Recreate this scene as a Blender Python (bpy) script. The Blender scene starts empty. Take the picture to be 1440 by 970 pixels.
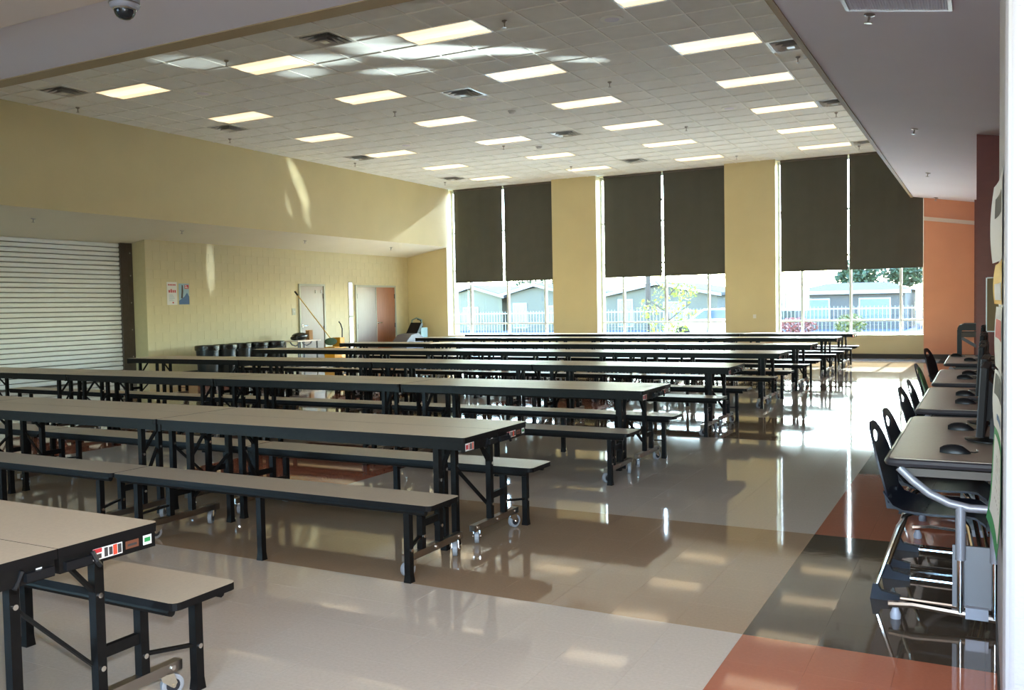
import bpy, bmesh, math, random
from mathutils import Vector, Matrix
random.seed(7)
scn = bpy.context.scene
COL = scn.collection
R = math.radians
# ------------------------------------------------------------------ camera
CAMH = 1.453
F_PX, YAW, PITCH, ROLL = 1257.985, R(27.865), R(-2.447), R(-1.071)
fw = Vector((-math.sin(YAW)*math.cos(PITCH), math.cos(YAW)*math.cos(PITCH), math.sin(PITCH)))
rt0 = Vector((math.cos(YAW), math.sin(YAW), 0)); up0 = rt0.cross(fw)
rt = math.cos(ROLL)*rt0 + math.sin(ROLL)*up0
up = -math.sin(ROLL)*rt0 + math.cos(ROLL)*up0
cd = bpy.data.cameras.new('camera'); cam = bpy.data.objects.new('camera', cd); COL.objects.link(cam)
M = Matrix((rt, up, -fw)).transposed().to_4x4(); M.translation = (0, 0, CAMH)
cam.matrix_world = M
cd.sensor_fit = 'HORIZONTAL'; cd.sensor_width = 36; cd.lens = F_PX*36/1440; cd.clip_start = .05; cd.clip_end = 500
scn.camera = cam
def proj(x, y, z):
    p = Vector((x, y, z-CAMH)); d = p.dot(fw)
    if d < .1: return None
    return 720+F_PX*p.dot(rt)/d, 485-F_PX*p.dot(up)/d, d
# ------------------------------------------------------------------ view, world, sun, flash
vs = scn.view_settings
vs.view_transform = 'Standard'; vs.look = 'None'; vs.gamma = 1; vs.exposure = 0.7; vs.use_curve_mapping = False
scn.cycles.max_bounces = 8; scn.cycles.diffuse_bounces = 5; scn.cycles.glossy_bounces = 4
scn.cycles.transparent_max_bounces = 12; scn.cycles.sample_clamp_indirect = 6.0
scn.cycles.caustics_reflective = False; scn.cycles.caustics_refractive = False
SUN_EL, SUN_DX = R(25), .02
w = bpy.data.worlds.new('world'); scn.world = w; w.use_nodes = True
nt = w.node_tree; bg = nt.nodes['Background']
sky = nt.nodes.new('ShaderNodeTexSky'); sky.sky_type = 'NISHITA'; sky.sun_disc = False
sky.sun_elevation = SUN_EL; sky.sun_rotation = math.atan(SUN_DX); sky.air_density = 1.0; sky.dust_density = .5; sky.ozone_density = 1.0
tint = nt.nodes.new('ShaderNodeMix'); tint.data_type = 'RGBA'; tint.blend_type = 'MULTIPLY'; tint.inputs[0].default_value = 1; tint.inputs[7].default_value = (.90, 1.0, 1.14, 1)
nt.links.new(sky.outputs[0], tint.inputs[6]); nt.links.new(tint.outputs[2], bg.inputs[0]); bg.inputs[1].default_value = 2.9
sd = bpy.data.lights.new('sun', 'SUN'); sd.energy = 30.0; sd.angle = R(.6); sd.color = (.94, .98, 1.0)
so = bpy.data.objects.new('sun', sd); COL.objects.link(so); so.location = (0, 40, 30)
so.rotation_euler = Vector((-SUN_DX, -1, -math.tan(SUN_EL))).normalized().to_track_quat('-Z', 'Y').to_euler()
fd = bpy.data.lights.new('camera_flash', 'POINT'); fd.energy = 300; fd.shadow_soft_size = .03; fd.color = (.84, .90, 1.0)
fo = bpy.data.objects.new('camera_flash', fd); COL.objects.link(fo); fo.location = Vector((0, 0, CAMH)) + up*.11 + fw*.02
# ------------------------------------------------------------------ helpers
class MB:
    def __init__(s): s.v = []; s.f = []; s.m = []
    def add(s, vs, fs, m=0):
        o = len(s.v); s.v += [tuple(v) for v in vs]; s.f += [tuple(i+o for i in f) for f in fs]; s.m += [m]*len(fs); return s
    def box(s, x0, x1, y0, y1, z0, z1, m=0, top=None):
        v = [(x0,y0,z0),(x1,y0,z0),(x1,y1,z0),(x0,y1,z0),(x0,y0,z1),(x1,y0,z1),(x1,y1,z1),(x0,y1,z1)]
        f = [(3,2,1,0),(4,5,6,7),(0,1,5,4),(1,2,6,5),(2,3,7,6),(3,0,4,7)]
        s.add(v, f, m)
        if top is not None: s.m[-5] = top
        return s
    def bar(s, p0, p1, wx, wy, m=0):                      # rectangular bar between two points
        p0, p1 = Vector(p0), Vector(p1); d = (p1-p0).normalized()
        a = Vector((1,0,0)) if abs(d.x) < .9 else Vector((0,1,0))
        b = d.cross(a).normalized(); a = b.cross(d).normalized()
        v = []
        for p in (p0, p1):
            for sa, sb in ((-1,-1),(1,-1),(1,1),(-1,1)): v.append(p+a*sa*wx/2+b*sb*wy/2)
        return s.add(v, [(0,1,2,3),(7,6,5,4),(0,4,5,1),(1,5,6,2),(2,6,7,3),(3,7,4,0)], m)
    def tube(s, pts, r, n=8, m=0, cap=True):
        pts = [Vector(p) for p in pts]; rs = r if isinstance(r, (list, tuple)) else [r]*len(pts)
        rings = []; prev = None
        for i, p in enumerate(pts):
            d = (pts[min(i+1, len(pts)-1)] - pts[max(i-1, 0)]).normalized()
            if prev is None:
                a = Vector((0,0,1)) if abs(d.z) < .9 else Vector((1,0,0)); a = (a-d*a.dot(d)).normalized()
            else: a = (prev-d*prev.dot(d)).normalized()
            prev = a; b = d.cross(a)
            rings.append([p+(a*math.cos(2*math.pi*k/n)+b*math.sin(2*math.pi*k/n))*rs[i] for k in range(n)])
        v = [q for rg in rings for q in rg]; f = []
        for i in range(len(pts)-1):
            for k in range(n):
                k2 = (k+1) % n; f.append((i*n+k, i*n+k2, (i+1)*n+k2, (i+1)*n+k))
        if cap: f.append(tuple(range(n))[::-1]); f.append(tuple((len(pts)-1)*n+k for k in range(n)))
        return s.add(v, f, m)
    def lathe(s, prof, n=20, c=(0,0,0), m=0):             # prof: (r, z)
        v = []; f = []
        for r, z in prof:
            for k in range(n): v.append((c[0]+r*math.cos(2*math.pi*k/n), c[1]+r*math.sin(2*math.pi*k/n), c[2]+z))
        for i in range(len(prof)-1):
            for k in range(n):
                k2 = (k+1) % n; f.append((i*n+k, i*n+k2, (i+1)*n+k2, (i+1)*n+k))
        f.append(tuple(range(n))[::-1]); f.append(tuple((len(prof)-1)*n+k for k in range(n)))
        return s.add(v, f, m)
    def prism(s, poly, z0, z1, m=0, top=None, axis='z'):  # polygon (ccw) extruded
        n = len(poly)
        def P(a, b, c): return (a,b,c) if axis == 'z' else ((a,c,b) if axis == 'y' else (c,a,b))
        v = [P(x,y,z0) for x,y in poly]+[P(x,y,z1) for x,y in poly]
        f = [tuple(range(n))[::-1], tuple(range(n, 2*n))]+[(k,(k+1)%n,n+(k+1)%n,n+k) for k in range(n)]
        o = len(s.m); s.add(v, f, m)
        if top is not None: s.m[o+1] = top
        return s
    def ell(s, c, r, nu=12, nv=7, m=0):
        v = [(c[0], c[1], c[2]-r[2])]; f = []
        for j in range(1, nv):
            t = math.pi*j/nv
            for k in range(nu):
                a = 2*math.pi*k/nu; v.append((c[0]+r[0]*math.sin(t)*math.cos(a), c[1]+r[1]*math.sin(t)*math.sin(a), c[2]-r[2]*math.cos(t)))
        v.append((c[0], c[1], c[2]+r[2])); L = len(v)-1
        for k in range(nu): f.append((0, 1+(k+1)%nu, 1+k)); f.append((L, 1+(nv-2)*nu+k, 1+(nv-2)*nu+(k+1)%nu))
        for j in range(nv-2):
            for k in range(nu):
                a, b = 1+j*nu+k, 1+j*nu+(k+1)%nu; f.append((a, b, b+nu, a+nu))
        return s.add(v, f, m)
    def mesh(s, name, mats, smooth=False, fix=True):
        me = bpy.data.meshes.new(name); me.from_pydata(s.v, [], s.f)
        for mt in (mats if isinstance(mats, (list, tuple)) else [mats]): me.materials.append(mt)
        me.polygons.foreach_set('material_index', s.m)
        if fix:
            bm = bmesh.new(); bm.from_mesh(me); bmesh.ops.recalc_face_normals(bm, faces=bm.faces); bm.to_mesh(me); bm.free()
        if smooth:
            me.polygons.foreach_set('use_smooth', [True]*len(me.polygons)); me.set_sharp_from_angle(angle=R(40))
        me.update(); return me
    def build(s, name, mats, parent=None, smooth=False, loc=None, rot=None, fix=True):
        return inst(name, s.mesh(name, mats, smooth, fix), parent, loc, rot)
def inst(name, me, parent=None, loc=None, rot=None):
    o = bpy.data.objects.new(name, me); COL.objects.link(o)
    if parent: o.parent = parent
    if loc: o.location = loc
    if rot: o.rotation_euler = rot
    return o
def empty(name, loc=(0,0,0), rz=0, rot=None):
    o = bpy.data.objects.new(name, None); COL.objects.link(o); o.location = loc
    o.rotation_euler = rot if rot else (0, 0, rz); o.empty_display_size = .1; return o
def tag(o, label, cat, group=None, kind=None):
    o['label'] = label; o['category'] = cat
    if group: o['group'] = group
    if kind: o['kind'] = kind
    return o
def struct(o, label=None):
    o['kind'] = 'structure'
    if label: o['label'] = label
    return o
def copy_tree(o, parent=None):
    c = o.copy(); COL.objects.link(c); c.parent = parent
    for ch in list(o.children): copy_tree(ch, c)
    return c
def MAT(name, col, rough=.6, metal=0, spec=.5, noise=0, nscale=8, bump=0, bscale=40, emis=None, estr=0, coat=0, alpha=None, trans=0, stretch=None, world=False):
    m = bpy.data.materials.new(name); m.use_nodes = True; n = m.node_tree; b = n.nodes['Principled BSDF']
    b.inputs['Base Color'].default_value = (*col, 1); b.inputs['Roughness'].default_value = rough
    b.inputs['Metallic'].default_value = metal; b.inputs['Specular IOR Level'].default_value = spec
    b.inputs['Coat Weight'].default_value = coat
    b.inputs['Transmission Weight'].default_value = trans
    tc = n.nodes.new('ShaderNodeTexCoord'); vec = tc.outputs['Object'] if not world else n.nodes.new('ShaderNodeNewGeometry').outputs['Position']
    if stretch:
        mp = n.nodes.new('ShaderNodeMapping'); mp.inputs['Scale'].default_value = stretch; n.links.new(vec, mp.inputs[0]); vec = mp.outputs[0]
    if noise:
        t = n.nodes.new('ShaderNodeTexNoise'); t.inputs['Scale'].default_value = nscale; t.inputs['Detail'].default_value = 4
        n.links.new(vec, t.inputs['Vector'])
        r = n.nodes.new('ShaderNodeMapRange'); r.inputs['From Min'].default_value = .3; r.inputs['From Max'].default_value = .7
        r.inputs['To Min'].default_value = 1-noise; r.inputs['To Max'].default_value = 1+noise; n.links.new(t.outputs['Fac'], r.inputs['Value'])
        x = n.nodes.new('ShaderNodeMix'); x.data_type = 'RGBA'; x.blend_type = 'MULTIPLY'; x.inputs[0].default_value = 1
        x.inputs[6].default_value = (*col, 1); n.links.new(r.outputs[0], x.inputs[7]); n.links.new(x.outputs[2], b.inputs['Base Color'])
    if bump:
        t = n.nodes.new('ShaderNodeTexNoise'); t.inputs['Scale'].default_value = bscale; t.inputs['Detail'].default_value = 3
        n.links.new(vec, t.inputs['Vector'])
        bp = n.nodes.new('ShaderNodeBump'); bp.inputs['Strength'].default_value = bump; bp.inputs['Distance'].default_value = .01
        n.links.new(t.outputs['Fac'], bp.inputs['Height']); n.links.new(bp.outputs[0], b.inputs['Normal'])
    if emis: b.inputs['Emission Color'].default_value = (*emis, 1); b.inputs['Emission Strength'].default_value = estr
    return m
def srgb(r, g, b):
    f = lambda c: (c/255/12.92) if c/255 <= .04045 else ((c/255+.055)/1.055)**2.4
    return (f(r), f(g), f(b))
# ------------------------------------------------------------------ materials
mWall = MAT('wall_cream_paint', srgb(211,195,149), .55, noise=.03, nscale=1.5, bump=.05, bscale=60)
mCmu = MAT('cream_block_paint', srgb(207,193,150), .55, noise=.03, nscale=4, bump=.12, bscale=90)
mMortar = MAT('cream_mortar_paint', srgb(203,189,147), .7, noise=.03)
mOrange = MAT('orange_paint', srgb(232,162,124), .55, noise=.03, nscale=2)
mRed = MAT('dark_red_block_paint', srgb(132,66,52), .45, noise=.08, nscale=4, bump=.12, bscale=80)
mRedM = MAT('dark_red_mortar', srgb(118,60,48), .7)
mWhiteBlk = MAT('white_block_paint', srgb(172,170,174), .5, noise=.01, bump=.15, bscale=70)
mWhiteM = MAT('white_mortar_paint', srgb(158,156,156), .7)
mSoffit = MAT('soffit_grey_lilac_paint', srgb(236,231,238), .7, noise=.015, nscale=1)
mSoffitWarm = MAT('soffit_warm_paint', srgb(226,212,200), .7, noise=.015, nscale=1)
mSoffitL = MAT('soffit_cream_paint', srgb(224,216,196), .65, noise=.02, nscale=1.2)
mFascia = MAT('fascia_tan_paint', srgb(172,152,116), .6)
mTile = MAT('ceiling_tile', srgb(240,239,234), .9, noise=.025, nscale=5, bump=.25, bscale=160, world=True)
mGrid = MAT('ceiling_grid_steel', srgb(246,244,236), .5)
mBase = MAT('rubber_base_dark', srgb(52,44,36), .5)
mTrimW = MAT('pale_trim_paint', srgb(232,214,196), .5)
mAlu = MAT('aluminium_mullion', srgb(205,208,205), .4, .3)
mBlind = MAT('charcoal_shade_fabric', srgb(80,79,70), .85, noise=.05, nscale=3, bump=.15, bscale=300)
mBlack = MAT('black_powder_coat', (.008,.007,.0065), .42, spec=.14, noise=.2, nscale=30)
mEdge = MAT('black_vinyl_edge', (.007,.006,.006), .45, spec=.14)
mLam = MAT('grey_beige_laminate', srgb(186,170,148), .38, noise=.05, nscale=90, bump=.03, bscale=400)
mChrome = MAT('chrome', (.75,.73,.70), .12, 1)
mSteel = MAT('satin_steel', (.40,.36,.32), .28, 1)
mPlate = MAT('perforated_grey_plate', srgb(120,120,122), .5, .6)
mWheel = MAT('grey_caster_rubber', srgb(150,150,152), .45)
mWheelHub = MAT('dark_caster_hub', (.02,.02,.025), .4)
mSilver = MAT('silver_paint', srgb(150,149,156), .4, .35)
mNavy = MAT('navy_chair_plastic', srgb(17,21,34), .45, noise=.06, nscale=20, bump=.1, bscale=300)
mGreenCh = MAT('dark_green_chair_plastic', srgb(52,92,40), .45)
mDeskTop = MAT('desk_laminate', srgb(146,131,116), .4, noise=.05, nscale=80)
mDeskEdge = MAT('charcoal_edge', srgb(46,44,48), .4)
mPlast = MAT('black_plastic', (.008,.008,.009), .4, spec=.25)
mScreen = MAT('dark_screen_glass', (.02,.025,.03), .12)
mMonBack = MAT('monitor_back_plastic', (.007,.006,.006), .6, spec=.2)
mPaper = MAT('white_paper', srgb(225,222,218), .7)
mRedInk = MAT('red_print', srgb(190,45,50), .6); mBlueInk = MAT('blue_print', srgb(70,105,150), .6)
mGreenInk = MAT('green_print', srgb(40,140,75), .6); mDarkInk = MAT('dark_print', srgb(60,55,55), .6)
mYelInk = MAT('yellow_print', srgb(225,180,70), .6); mOrInk = MAT('orange_red_print', srgb(205,70,45), .6)
mBrownInk = MAT('brown_plate', srgb(110,65,45), .4); mPaleBlue = MAT('pale_blue_print', srgb(150,180,195), .6)
mDoorWood = MAT('door_wood_veneer', srgb(150,92,58), .4, noise=.12, nscale=6, stretch=(6,6,.5))
mDoorGrey = MAT('door_grey_veneer_and_reflection', srgb(140,122,112), .32, noise=.06, nscale=5, stretch=(6,6,.5))
mFrame = MAT('door_frame_paint', srgb(172,170,150), .45)
mSlat = MAT('shutter_enamel', srgb(243,245,242), .35, noise=.02)
mDarkSteel = MAT('dark_guide_steel', srgb(84,74,66), .55, .1, noise=.1)
mBin = MAT('dark_grey_bin_plastic', srgb(34,38,40), .35); mBag = MAT('black_bin_liner', (.01,.01,.01), .25, bump=.6, bscale=25)
mYellow = MAT('yellow_plastic', srgb(222,158,38), .4); mGreenMop = MAT('green_mop_yarn', srgb(70,95,70), .9, bump=.8, bscale=60)
mWoodPole = MAT('yellow_wood_pole', srgb(205,160,75), .5); mCard = MAT('cardboard', srgb(176,128,78), .8)
mTeal = MAT('teal_grey_plastic', srgb(110,140,135), .4); mGreyPl = MAT('grey_plastic', srgb(96,94,98), .4)
mVent = MAT('vent_white_enamel', srgb(205,202,196), .3, .25); mVentDark = MAT('vent_dark_throat', (.02,.02,.02), .6)
mGrey = MAT('light_grey_plastic', srgb(170,172,182), .4)
mLens = MAT('troffer_lens', srgb(255,240,210), .4, emis=(1.0,.82,.57), estr=.84)
mLensEdge = MAT('troffer_lens_side', srgb(255,235,200), .4, emis=(1.0,.78,.50), estr=.68)
mOffLens = MAT('prismatic_lens_unlit', srgb(225,226,238), .3)
mPic = MAT('board_cork', srgb(150,130,100), .8)
mGlass = bpy.data.materials.new('window_glass'); mGlass.use_nodes = True
g = mGlass.node_tree; g.nodes.clear(); go = g.nodes.new('ShaderNodeOutputMaterial'); gm = g.nodes.new('ShaderNodeMixShader')
gt = g.nodes.new('ShaderNodeBsdfTransparent'); gt.inputs[0].default_value = (.9,.95,.93,1); gg = g.nodes.new('ShaderNodeBsdfGlossy'); gg.inputs['Roughness'].default_value = .02
gm.inputs[0].default_value = .05
g.links.new(gt.outputs[0], gm.inputs[1]); g.links.new(gg.outputs[0], gm.inputs[2]); g.links.new(gm.outputs[0], go.inputs[0])
mLit = MAT('glowing_slit_pane', (.8,.85,.85), .2, emis=(.95,1.0,1.0), estr=3.0)  # emission stands in for daylight; the wall has no opening behind
def floormat(name, col):
    return MAT(name, col, .045, spec=.55, noise=.045, nscale=70, bump=.012, bscale=11, world=True)
mF = [floormat('floor_beige_vinyl', srgb(199,187,172)), floormat('floor_tan_vinyl', srgb(166,140,112)),
      floormat('floor_terracotta_vinyl', srgb(172,104,78)), floormat('floor_dark_brown_vinyl', srgb(72,61,50))]
mSlab = MAT('floor_joint', srgb(70,60,50), .6)
# ------------------------------------------------------------------ setting: floor with vinyl tiles
H = 5.147; YB = 23.95; YG = 24.35
fl = struct(MB().box(-17.6, 3.2, -3.2, 24.5, -.25, -.004).build('floor', mSlab), 'glossy vinyl tile floor with beige, tan, terracotta and dark brown blocks')
T = .3133; FX, FY = -.933, 3.878
def fcol(i, j):                                           # tile indices from the pattern's corner
    if i >= 0:
        b = (j // 6) if j < 6 else 1 + (j-6)//7 + (0 if j < 6 else 0)
        if j < 0: return 2 if (-j-1)//6 % 2 == 0 else 3
        if j < 6: return 3
        return 2 if ((j-6)//7) % 2 == 0 else 3
    bi = (-i-1)//6; bj = j//6
    if bj % 3 == 0: return 1
    if bi in (2, 4, 6) and bj % 3 == 1: return 2
    return 0
cells = []
for i in range(-53, 14):
    for j in range(-22, 66):
        x, y = FX+(i+.5)*T, FY+(j+.5)*T
        if x > 3.2 or y < -3.1: continue
        cells.append((x, y, fcol(i, j)))
gp = .00035
tm = [MB().box(-T/2+gp, T/2-gp, -T/2+gp, T/2-gp, -.004, 0).mesh('floor_tile', mF[k]) for k in range(4)]
def rank(c, z):
    p = proj(c[0], c[1], z)
    if not p or not (-30 < p[0] < 1412 and -20 < p[1] < 990): return 1e9
    return p[2]
cells.sort(key=lambda c: rank(c, 0))
for x, y, k in cells[:300]: inst('floor_tile', tm[k], fl, (x, y, 0))
mb = MB()
for x, y, k in cells[300:]: mb.box(x-T/2+gp, x+T/2-gp, y-T/2+gp, y+T/2-gp, -.004, 0, k)
o = mb.build('floor_tiles_beyond', mF, fl, fix=False); o['kind'] = 'stuff'
# ------------------------------------------------------------------ ceiling
TS = .6096; GX, GY = -12.542, 10.406-.3048
LX0, LY0 = -12.542, 10.406
lights = [(LX0+3.048*i, LY0+2.4384*j, i, j) for j in range(6) for i in range(4)]
vents = [(-13.46,9.8),(-7.97,9.8),(-13.46,13.45),(-7.97,13.45),(-13.46,17.72),(-7.97,17.72),(-13.46,21.99),(-7.97,21.99),(-2.48,13.45),(-2.48,17.72),(-2.48,22.6)]
ce = struct(MB().box(-15.2, 3.2, 5.6, 24.5, H+.14, H+.3).build('ceiling', mTile), 'high suspended ceiling of square acoustic tiles in a pale steel grid')
used = set()
for x, y, i, j in lights:
    ix = round((x-TS-GX)/TS); iy = round((y-TS/2-GY)/TS); used |= {(ix, iy), (ix+1, iy)}
lcell = set(used)
for x, y in vents: used.add((round((x-TS/2-GX)/TS), round((y-TS/2-GY)/TS)))
tl = []
for ix in range(-4, 19):
    for iy in range(-6, 24):
        x, y = GX+(ix+.5)*TS, GY+(iy+.5)*TS
        if (ix, iy) in used or x > -1.3 or x < -15 or y > 24.2: continue
        tl.append((x, y))
tl.sort(key=lambda c: rank(c, H))
cm = MB().box(-.298, .298, -.298, .298, H+.006, H+.022).mesh('ceiling_tile', mTile)
for x, y in tl[:300]: inst('ceiling_tile', cm, ce, (x, y, 0))
mb = MB()
for x, y in tl[300:]: mb.box(x-.298, x+.298, y-.298, y+.298, H+.006, H+.022)
o = mb.build('ceiling_tiles_beyond', mTile, ce, fix=False); o['kind'] = 'stuff'
mb = MB()
for ix in range(-4, 20):
    for iy in range(-6, 24):
        x, y = GX+ix*TS, GY+iy*TS
        if not ((ix-1, iy) in lcell and (ix, iy) in lcell): mb.box(x-.012, x+.012, y, y+TS, H-.004, H+.012)
        if x < -1.6: mb.box(x, x+TS, y-.0115, y+.0115, H-.0038, H+.012)
mb.build('ceiling_grid', mGrid, ce, fix=False)
# ------------------------------------------------------------------ walls
def block_face(parent, mat, axis, at, out, u0, u1, z1, holes=(), bu=.4064, bz=.2032, cap=300, prx=.0008, z0=0.0, depth=.02):
    # blocks proud of a mortar backing. axis 'x': face normal along x at x=at, u runs along y
    cache = {}; lst = []
    for r in range(int(math.ceil((z1-z0)/bz))):
        za, zb = z0+r*bz, min(z0+(r+1)*bz, z1)
        u = u0-(bu/2 if r % 2 else 0)
        while u < u1-1e-4:
            a, b = max(u, u0), min(u+bu, u1); u += bu
            if b-a < .03: continue
            if any(a < h[1] and b > h[0] and za < h[2] for h in holes):
                segs = []
                for h in holes:
                    if a < h[1] and b > h[0] and za < h[2]:
                        if zb > h[2]+.03: segs.append((max(a, h[0]), min(b, h[1]), h[2], zb))
                        if a < h[0]-.03: segs.append((a, h[0], za, zb))
                        if b > h[1]+.03: segs.append((h[1], b, za, zb))
            else: segs = [(a, b, za, zb)]
            for s in segs: lst.append(s)
    def geo(a, b, za, zb, mb, offu=0, offz=0):
        j = .0015; lo, hi = (at-depth, at+prx) if out > 0 else (at-prx, at+depth)
        a2, b2, c2, d2 = a+j-offu, b-j-offu, za+j-offz, zb-j-offz
        if axis == 'x': mb.box(lo, hi, a2, b2, c2, d2)
        else: mb.box(a2, b2, lo, hi, c2, d2)
    for a, b, za, zb in lst[:cap]:
        key = (round(b-a, 3), round(zb-za, 3))
        if key not in cache: m = MB(); geo(0, b-a, 0, zb-za, m); cache[key] = m.mesh('block', mat)
        inst('block', cache[key], parent, (0, a, za) if axis == 'x' else (a, 0, za))
    if len(lst) > cap:
        m = MB()
        for s in lst[cap:]: geo(*s, m)
        o = m.build('blocks_beyond', mat, parent, fix=False); o['kind'] = 'stuff'
# left: upper wall, sloped soffit, lower block wall
wl = struct(MB().box(-15.1, -14.85, -3.2, 24.0, 3.352, H+.2).build('wall_left', mWall), 'cream upper wall overhanging a lower block wall')
MB().prism([(-14.86, 3.352), (-14.86, 3.36), (-15.11, 3.37), (-15.11, 3.6), (-17.4, 3.6), (-17.4, 2.919)], -3.2, 24.0, axis='y').build('soffit', mSoffitL, wl)
D1 = (18.72, 19.80, 2.18); D2 = (21.18, 23.22, 2.18); SL = (20.90, 21.05, 2.24)
WLX = -16.4
wlo = struct(MB().box(WLX-.3, WLX-.012, 13.9, 24.2, 0, 3.3).box(-17.2, WLX-.012, 13.7605, 13.9, 0, 3.3).build('wall_left_lower', mMortar), 'cream painted block wall under the left soffit')
block_face(wlo, mCmu, 'x', WLX-.004, 1, 13.76, 23.95, 3.12, holes=(D1, D2))
struct(MB().box(-17.45, -17.0, -3.2, 13.8, 0, 3.2).build('wall_left_recess', mWall), 'cream wall behind the rolling shutter')
struct(MB().box(WLX-.02, WLX+.012, 13.76, D1[0], 0, .1).box(WLX-.02, WLX+.012, D1[1], D2[0], 0, .1).box(WLX-.02, WLX+.012, D2[1], 23.95, 0, .1).build('baseboard_left', mBase), 'dark rubber baseboard along the left block wall')
# back wall
WIN = [(-14.92, -11.26), (-9.86, -6.16), (-4.83, -1.31)]
SILL = .575
mb = MB()
for a, b in ((-16.8, -14.92), (-11.26, -9.86), (-6.16, -4.83)): mb.box(a, b, YB, 24.6, 0, H+.15)
for a, b in WIN: mb.box(a, b, YB, 24.6, 0, SILL)
mb.box(-16.8, 3.2, YB+.2, 24.6, H-.02, H+.3)
wb = struct(mb.build('wall_back', mWall), 'cream window wall with square columns between the windows')
# orange stretch at the right end
z1 = lambda x: 3.40-.16*(x+1.31)
wo = struct(MB().prism([(-1.31, 0), (1.0, 0), (1.0, H+.1), (-1.31, H+.1)], YB-.02, 24.6, axis='y').build('wall_back_right', mOrange), 'orange painted wall right of the last window')
MB().prism([(-1.31, z1(-1.31)-.045), (.9, z1(.9)-.045), (.9, z1(.9)+.045), (-1.31, z1(-1.31)+.045)], YB-.09, YB-.015, axis='y').build('trim_rail', mTrimW, wo)
struct(MB().box(-16.4, -1.31, YB-.012, YB+.01, 0, .11).box(-1.31, .45, YB-.035, YB, 0, .11).build('baseboard_back', mBase), 'dark rubber baseboard under the windows')
# right: recess wall, white block pier near the camera, dark red block piers
wr = struct(MB().box(.45, .7, 4.2, 24.4, 0, 3.9).build('wall_right', mRed), 'dark red wall behind the computer desks')
PX = .0525
wp = struct(MB().box(PX+.008, 3.2, 3.08, 4.3, 0, 3.86).build('wall_right_near', mWhiteM), 'white painted block pier beside the desks')
block_face(wp, mWhiteBlk, 'y', 3.075, -1, PX+.03, PX+.03+.4064*3, 3.74, z0=.075, prx=.005)
mb = MB().prism([(PX, 3.125), (PX+.004, 3.098), (PX+.014, 3.082), (PX+.03, 3.072), (PX+.06, 3.072), (PX+.06, 3.125)], 0, 3.75)
mb.build('bullnose_corner', mWhiteBlk, wp, smooth=True)
MB().box(PX, PX+.03, 3.1255, 4.3, 0, 3.75).build('side_face', mWhiteBlk, wp)
struct(MB().box(PX-.006, PX+.02, 3.12, 4.3, 0, .1).box(PX+.03, 3, 3.05, 3.08, 0, .1).build('baseboard_right', mBase), 'dark baseboard at the white pier')
for nm, y0, y1, x0 in (('wall_right_pier', 13.95, 14.55, -.105), ('wall_right_pier', 23.3, 23.93, -.215)):
    p = struct(MB().box(x0+.01, .5, y0+.01, y1, 0, 3.85).build(nm, mRedM), 'dark red painted block pier ' + ('standing halfway along the desk wall' if y0 < 20 else 'at the far end of the desk wall'))
    block_face(p, mRed, 'y', y0+.008, -1, x0, .5, 3.74, bu=.4064)
    block_face(p, mRed, 'x', x0+.008, -1, y0+.012, y1, 3.74, bu=.4064)
# soffits right and front, rear enclosure
sr = struct(MB().prism([(-1.55, 3.94), (3.2, 3.147), (3.2, H+.25), (-1.55, H+.25)], 5.95, YB, axis='y').build('trim_1', mSoffit), 'grey sloping soffit above the desks')
MB().box(-1.605, -1.548, 5.95, YB, 3.925, H+.13).build('fascia', mFascia, sr)
sf = struct(MB().box(-15.1, 3.2, 4.62, 5.93, 3.94, H+.25).build('trim_2', mSoffit), 'grey soffit over the near end of the hall')
MB().box(-15.1, -1.62, 5.93, 6.12, 3.93, H+.13).build('fascia', mFascia, sf)
struct(MB().box(-17.4, 3.2, -3.2, 4.62, 3.80, 4.2).build('ceiling_near', mSoffitWarm), 'warm grey low ceiling above the camera end')
RZ0, RZ1 = .9, 3.0
RW_ = [(-12.6, -8.6), (-1.6, 2.2)]  # unseen windows added to bring cool light onto near floor and soffit
struct(MB().box(-17.4, -12.6, -3.4, -3.2, 0, 4.2).box(-8.6, -1.6, -3.4, -3.2, 0, 4.2).box(2.2, 3.4, -3.4, -3.2, 0, 4.2).box(-12.6, -8.6, -3.4, -3.2, 0, RZ0).box(-12.6, -8.6, -3.4, -3.2, RZ1, 4.2).box(-1.6, 2.2, -3.4, -3.2, 0, RZ0).box(-1.6, 2.2, -3.4, -3.2, RZ1, 4.2).build('wall_front', mWall), 'cream wall with two added windows behind the viewer')
for q, (RX0, RX1) in enumerate(RW_):
    w5 = struct(MB().box(RX0, RX1, -3.33, -3.27, RZ0, RZ0+.05).box(RX0, RX1, -3.33, -3.27, RZ1-.05, RZ1).build('window_%d' % (5+q), mAlu), 'aluminium window added for its light, %s behind the viewer' % ('far left', 'right')[q])
    for k in range(4): x = RX0+.03+k*(RX1-RX0-.06)/3; MB().box(x-.03, x+.03, -3.33, -3.27, RZ0+.05, RZ1-.05).build('mullion', mAlu, w5)
    for k in range(3): x = RX0+.06+k*(RX1-RX0-.06)/3; MB().box(x, x+(RX1-RX0-.06)/3-.06, -3.304, -3.296, RZ0+.05, RZ1-.05).build('pane', mGlass, w5)
    pl = bpy.data.lights.new('daylight_portal', 'AREA'); pl.shape = 'RECTANGLE'; pl.size = RX1-RX0; pl.size_y = RZ1-RZ0; pl.cycles.is_portal = True
    po = bpy.data.objects.new('daylight_portal', pl); COL.objects.link(po); po.location = ((RX0+RX1)/2, -3.42, (RZ0+RZ1)/2); po.rotation_euler = (R(90), 0, 0)
struct(MB().box(-60, 60, -80, -3.41, -.3, -.06).build('ground_front', MAT('courtyard_concrete', srgb(190,190,186), .9)), 'pale courtyard behind the viewer')
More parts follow.
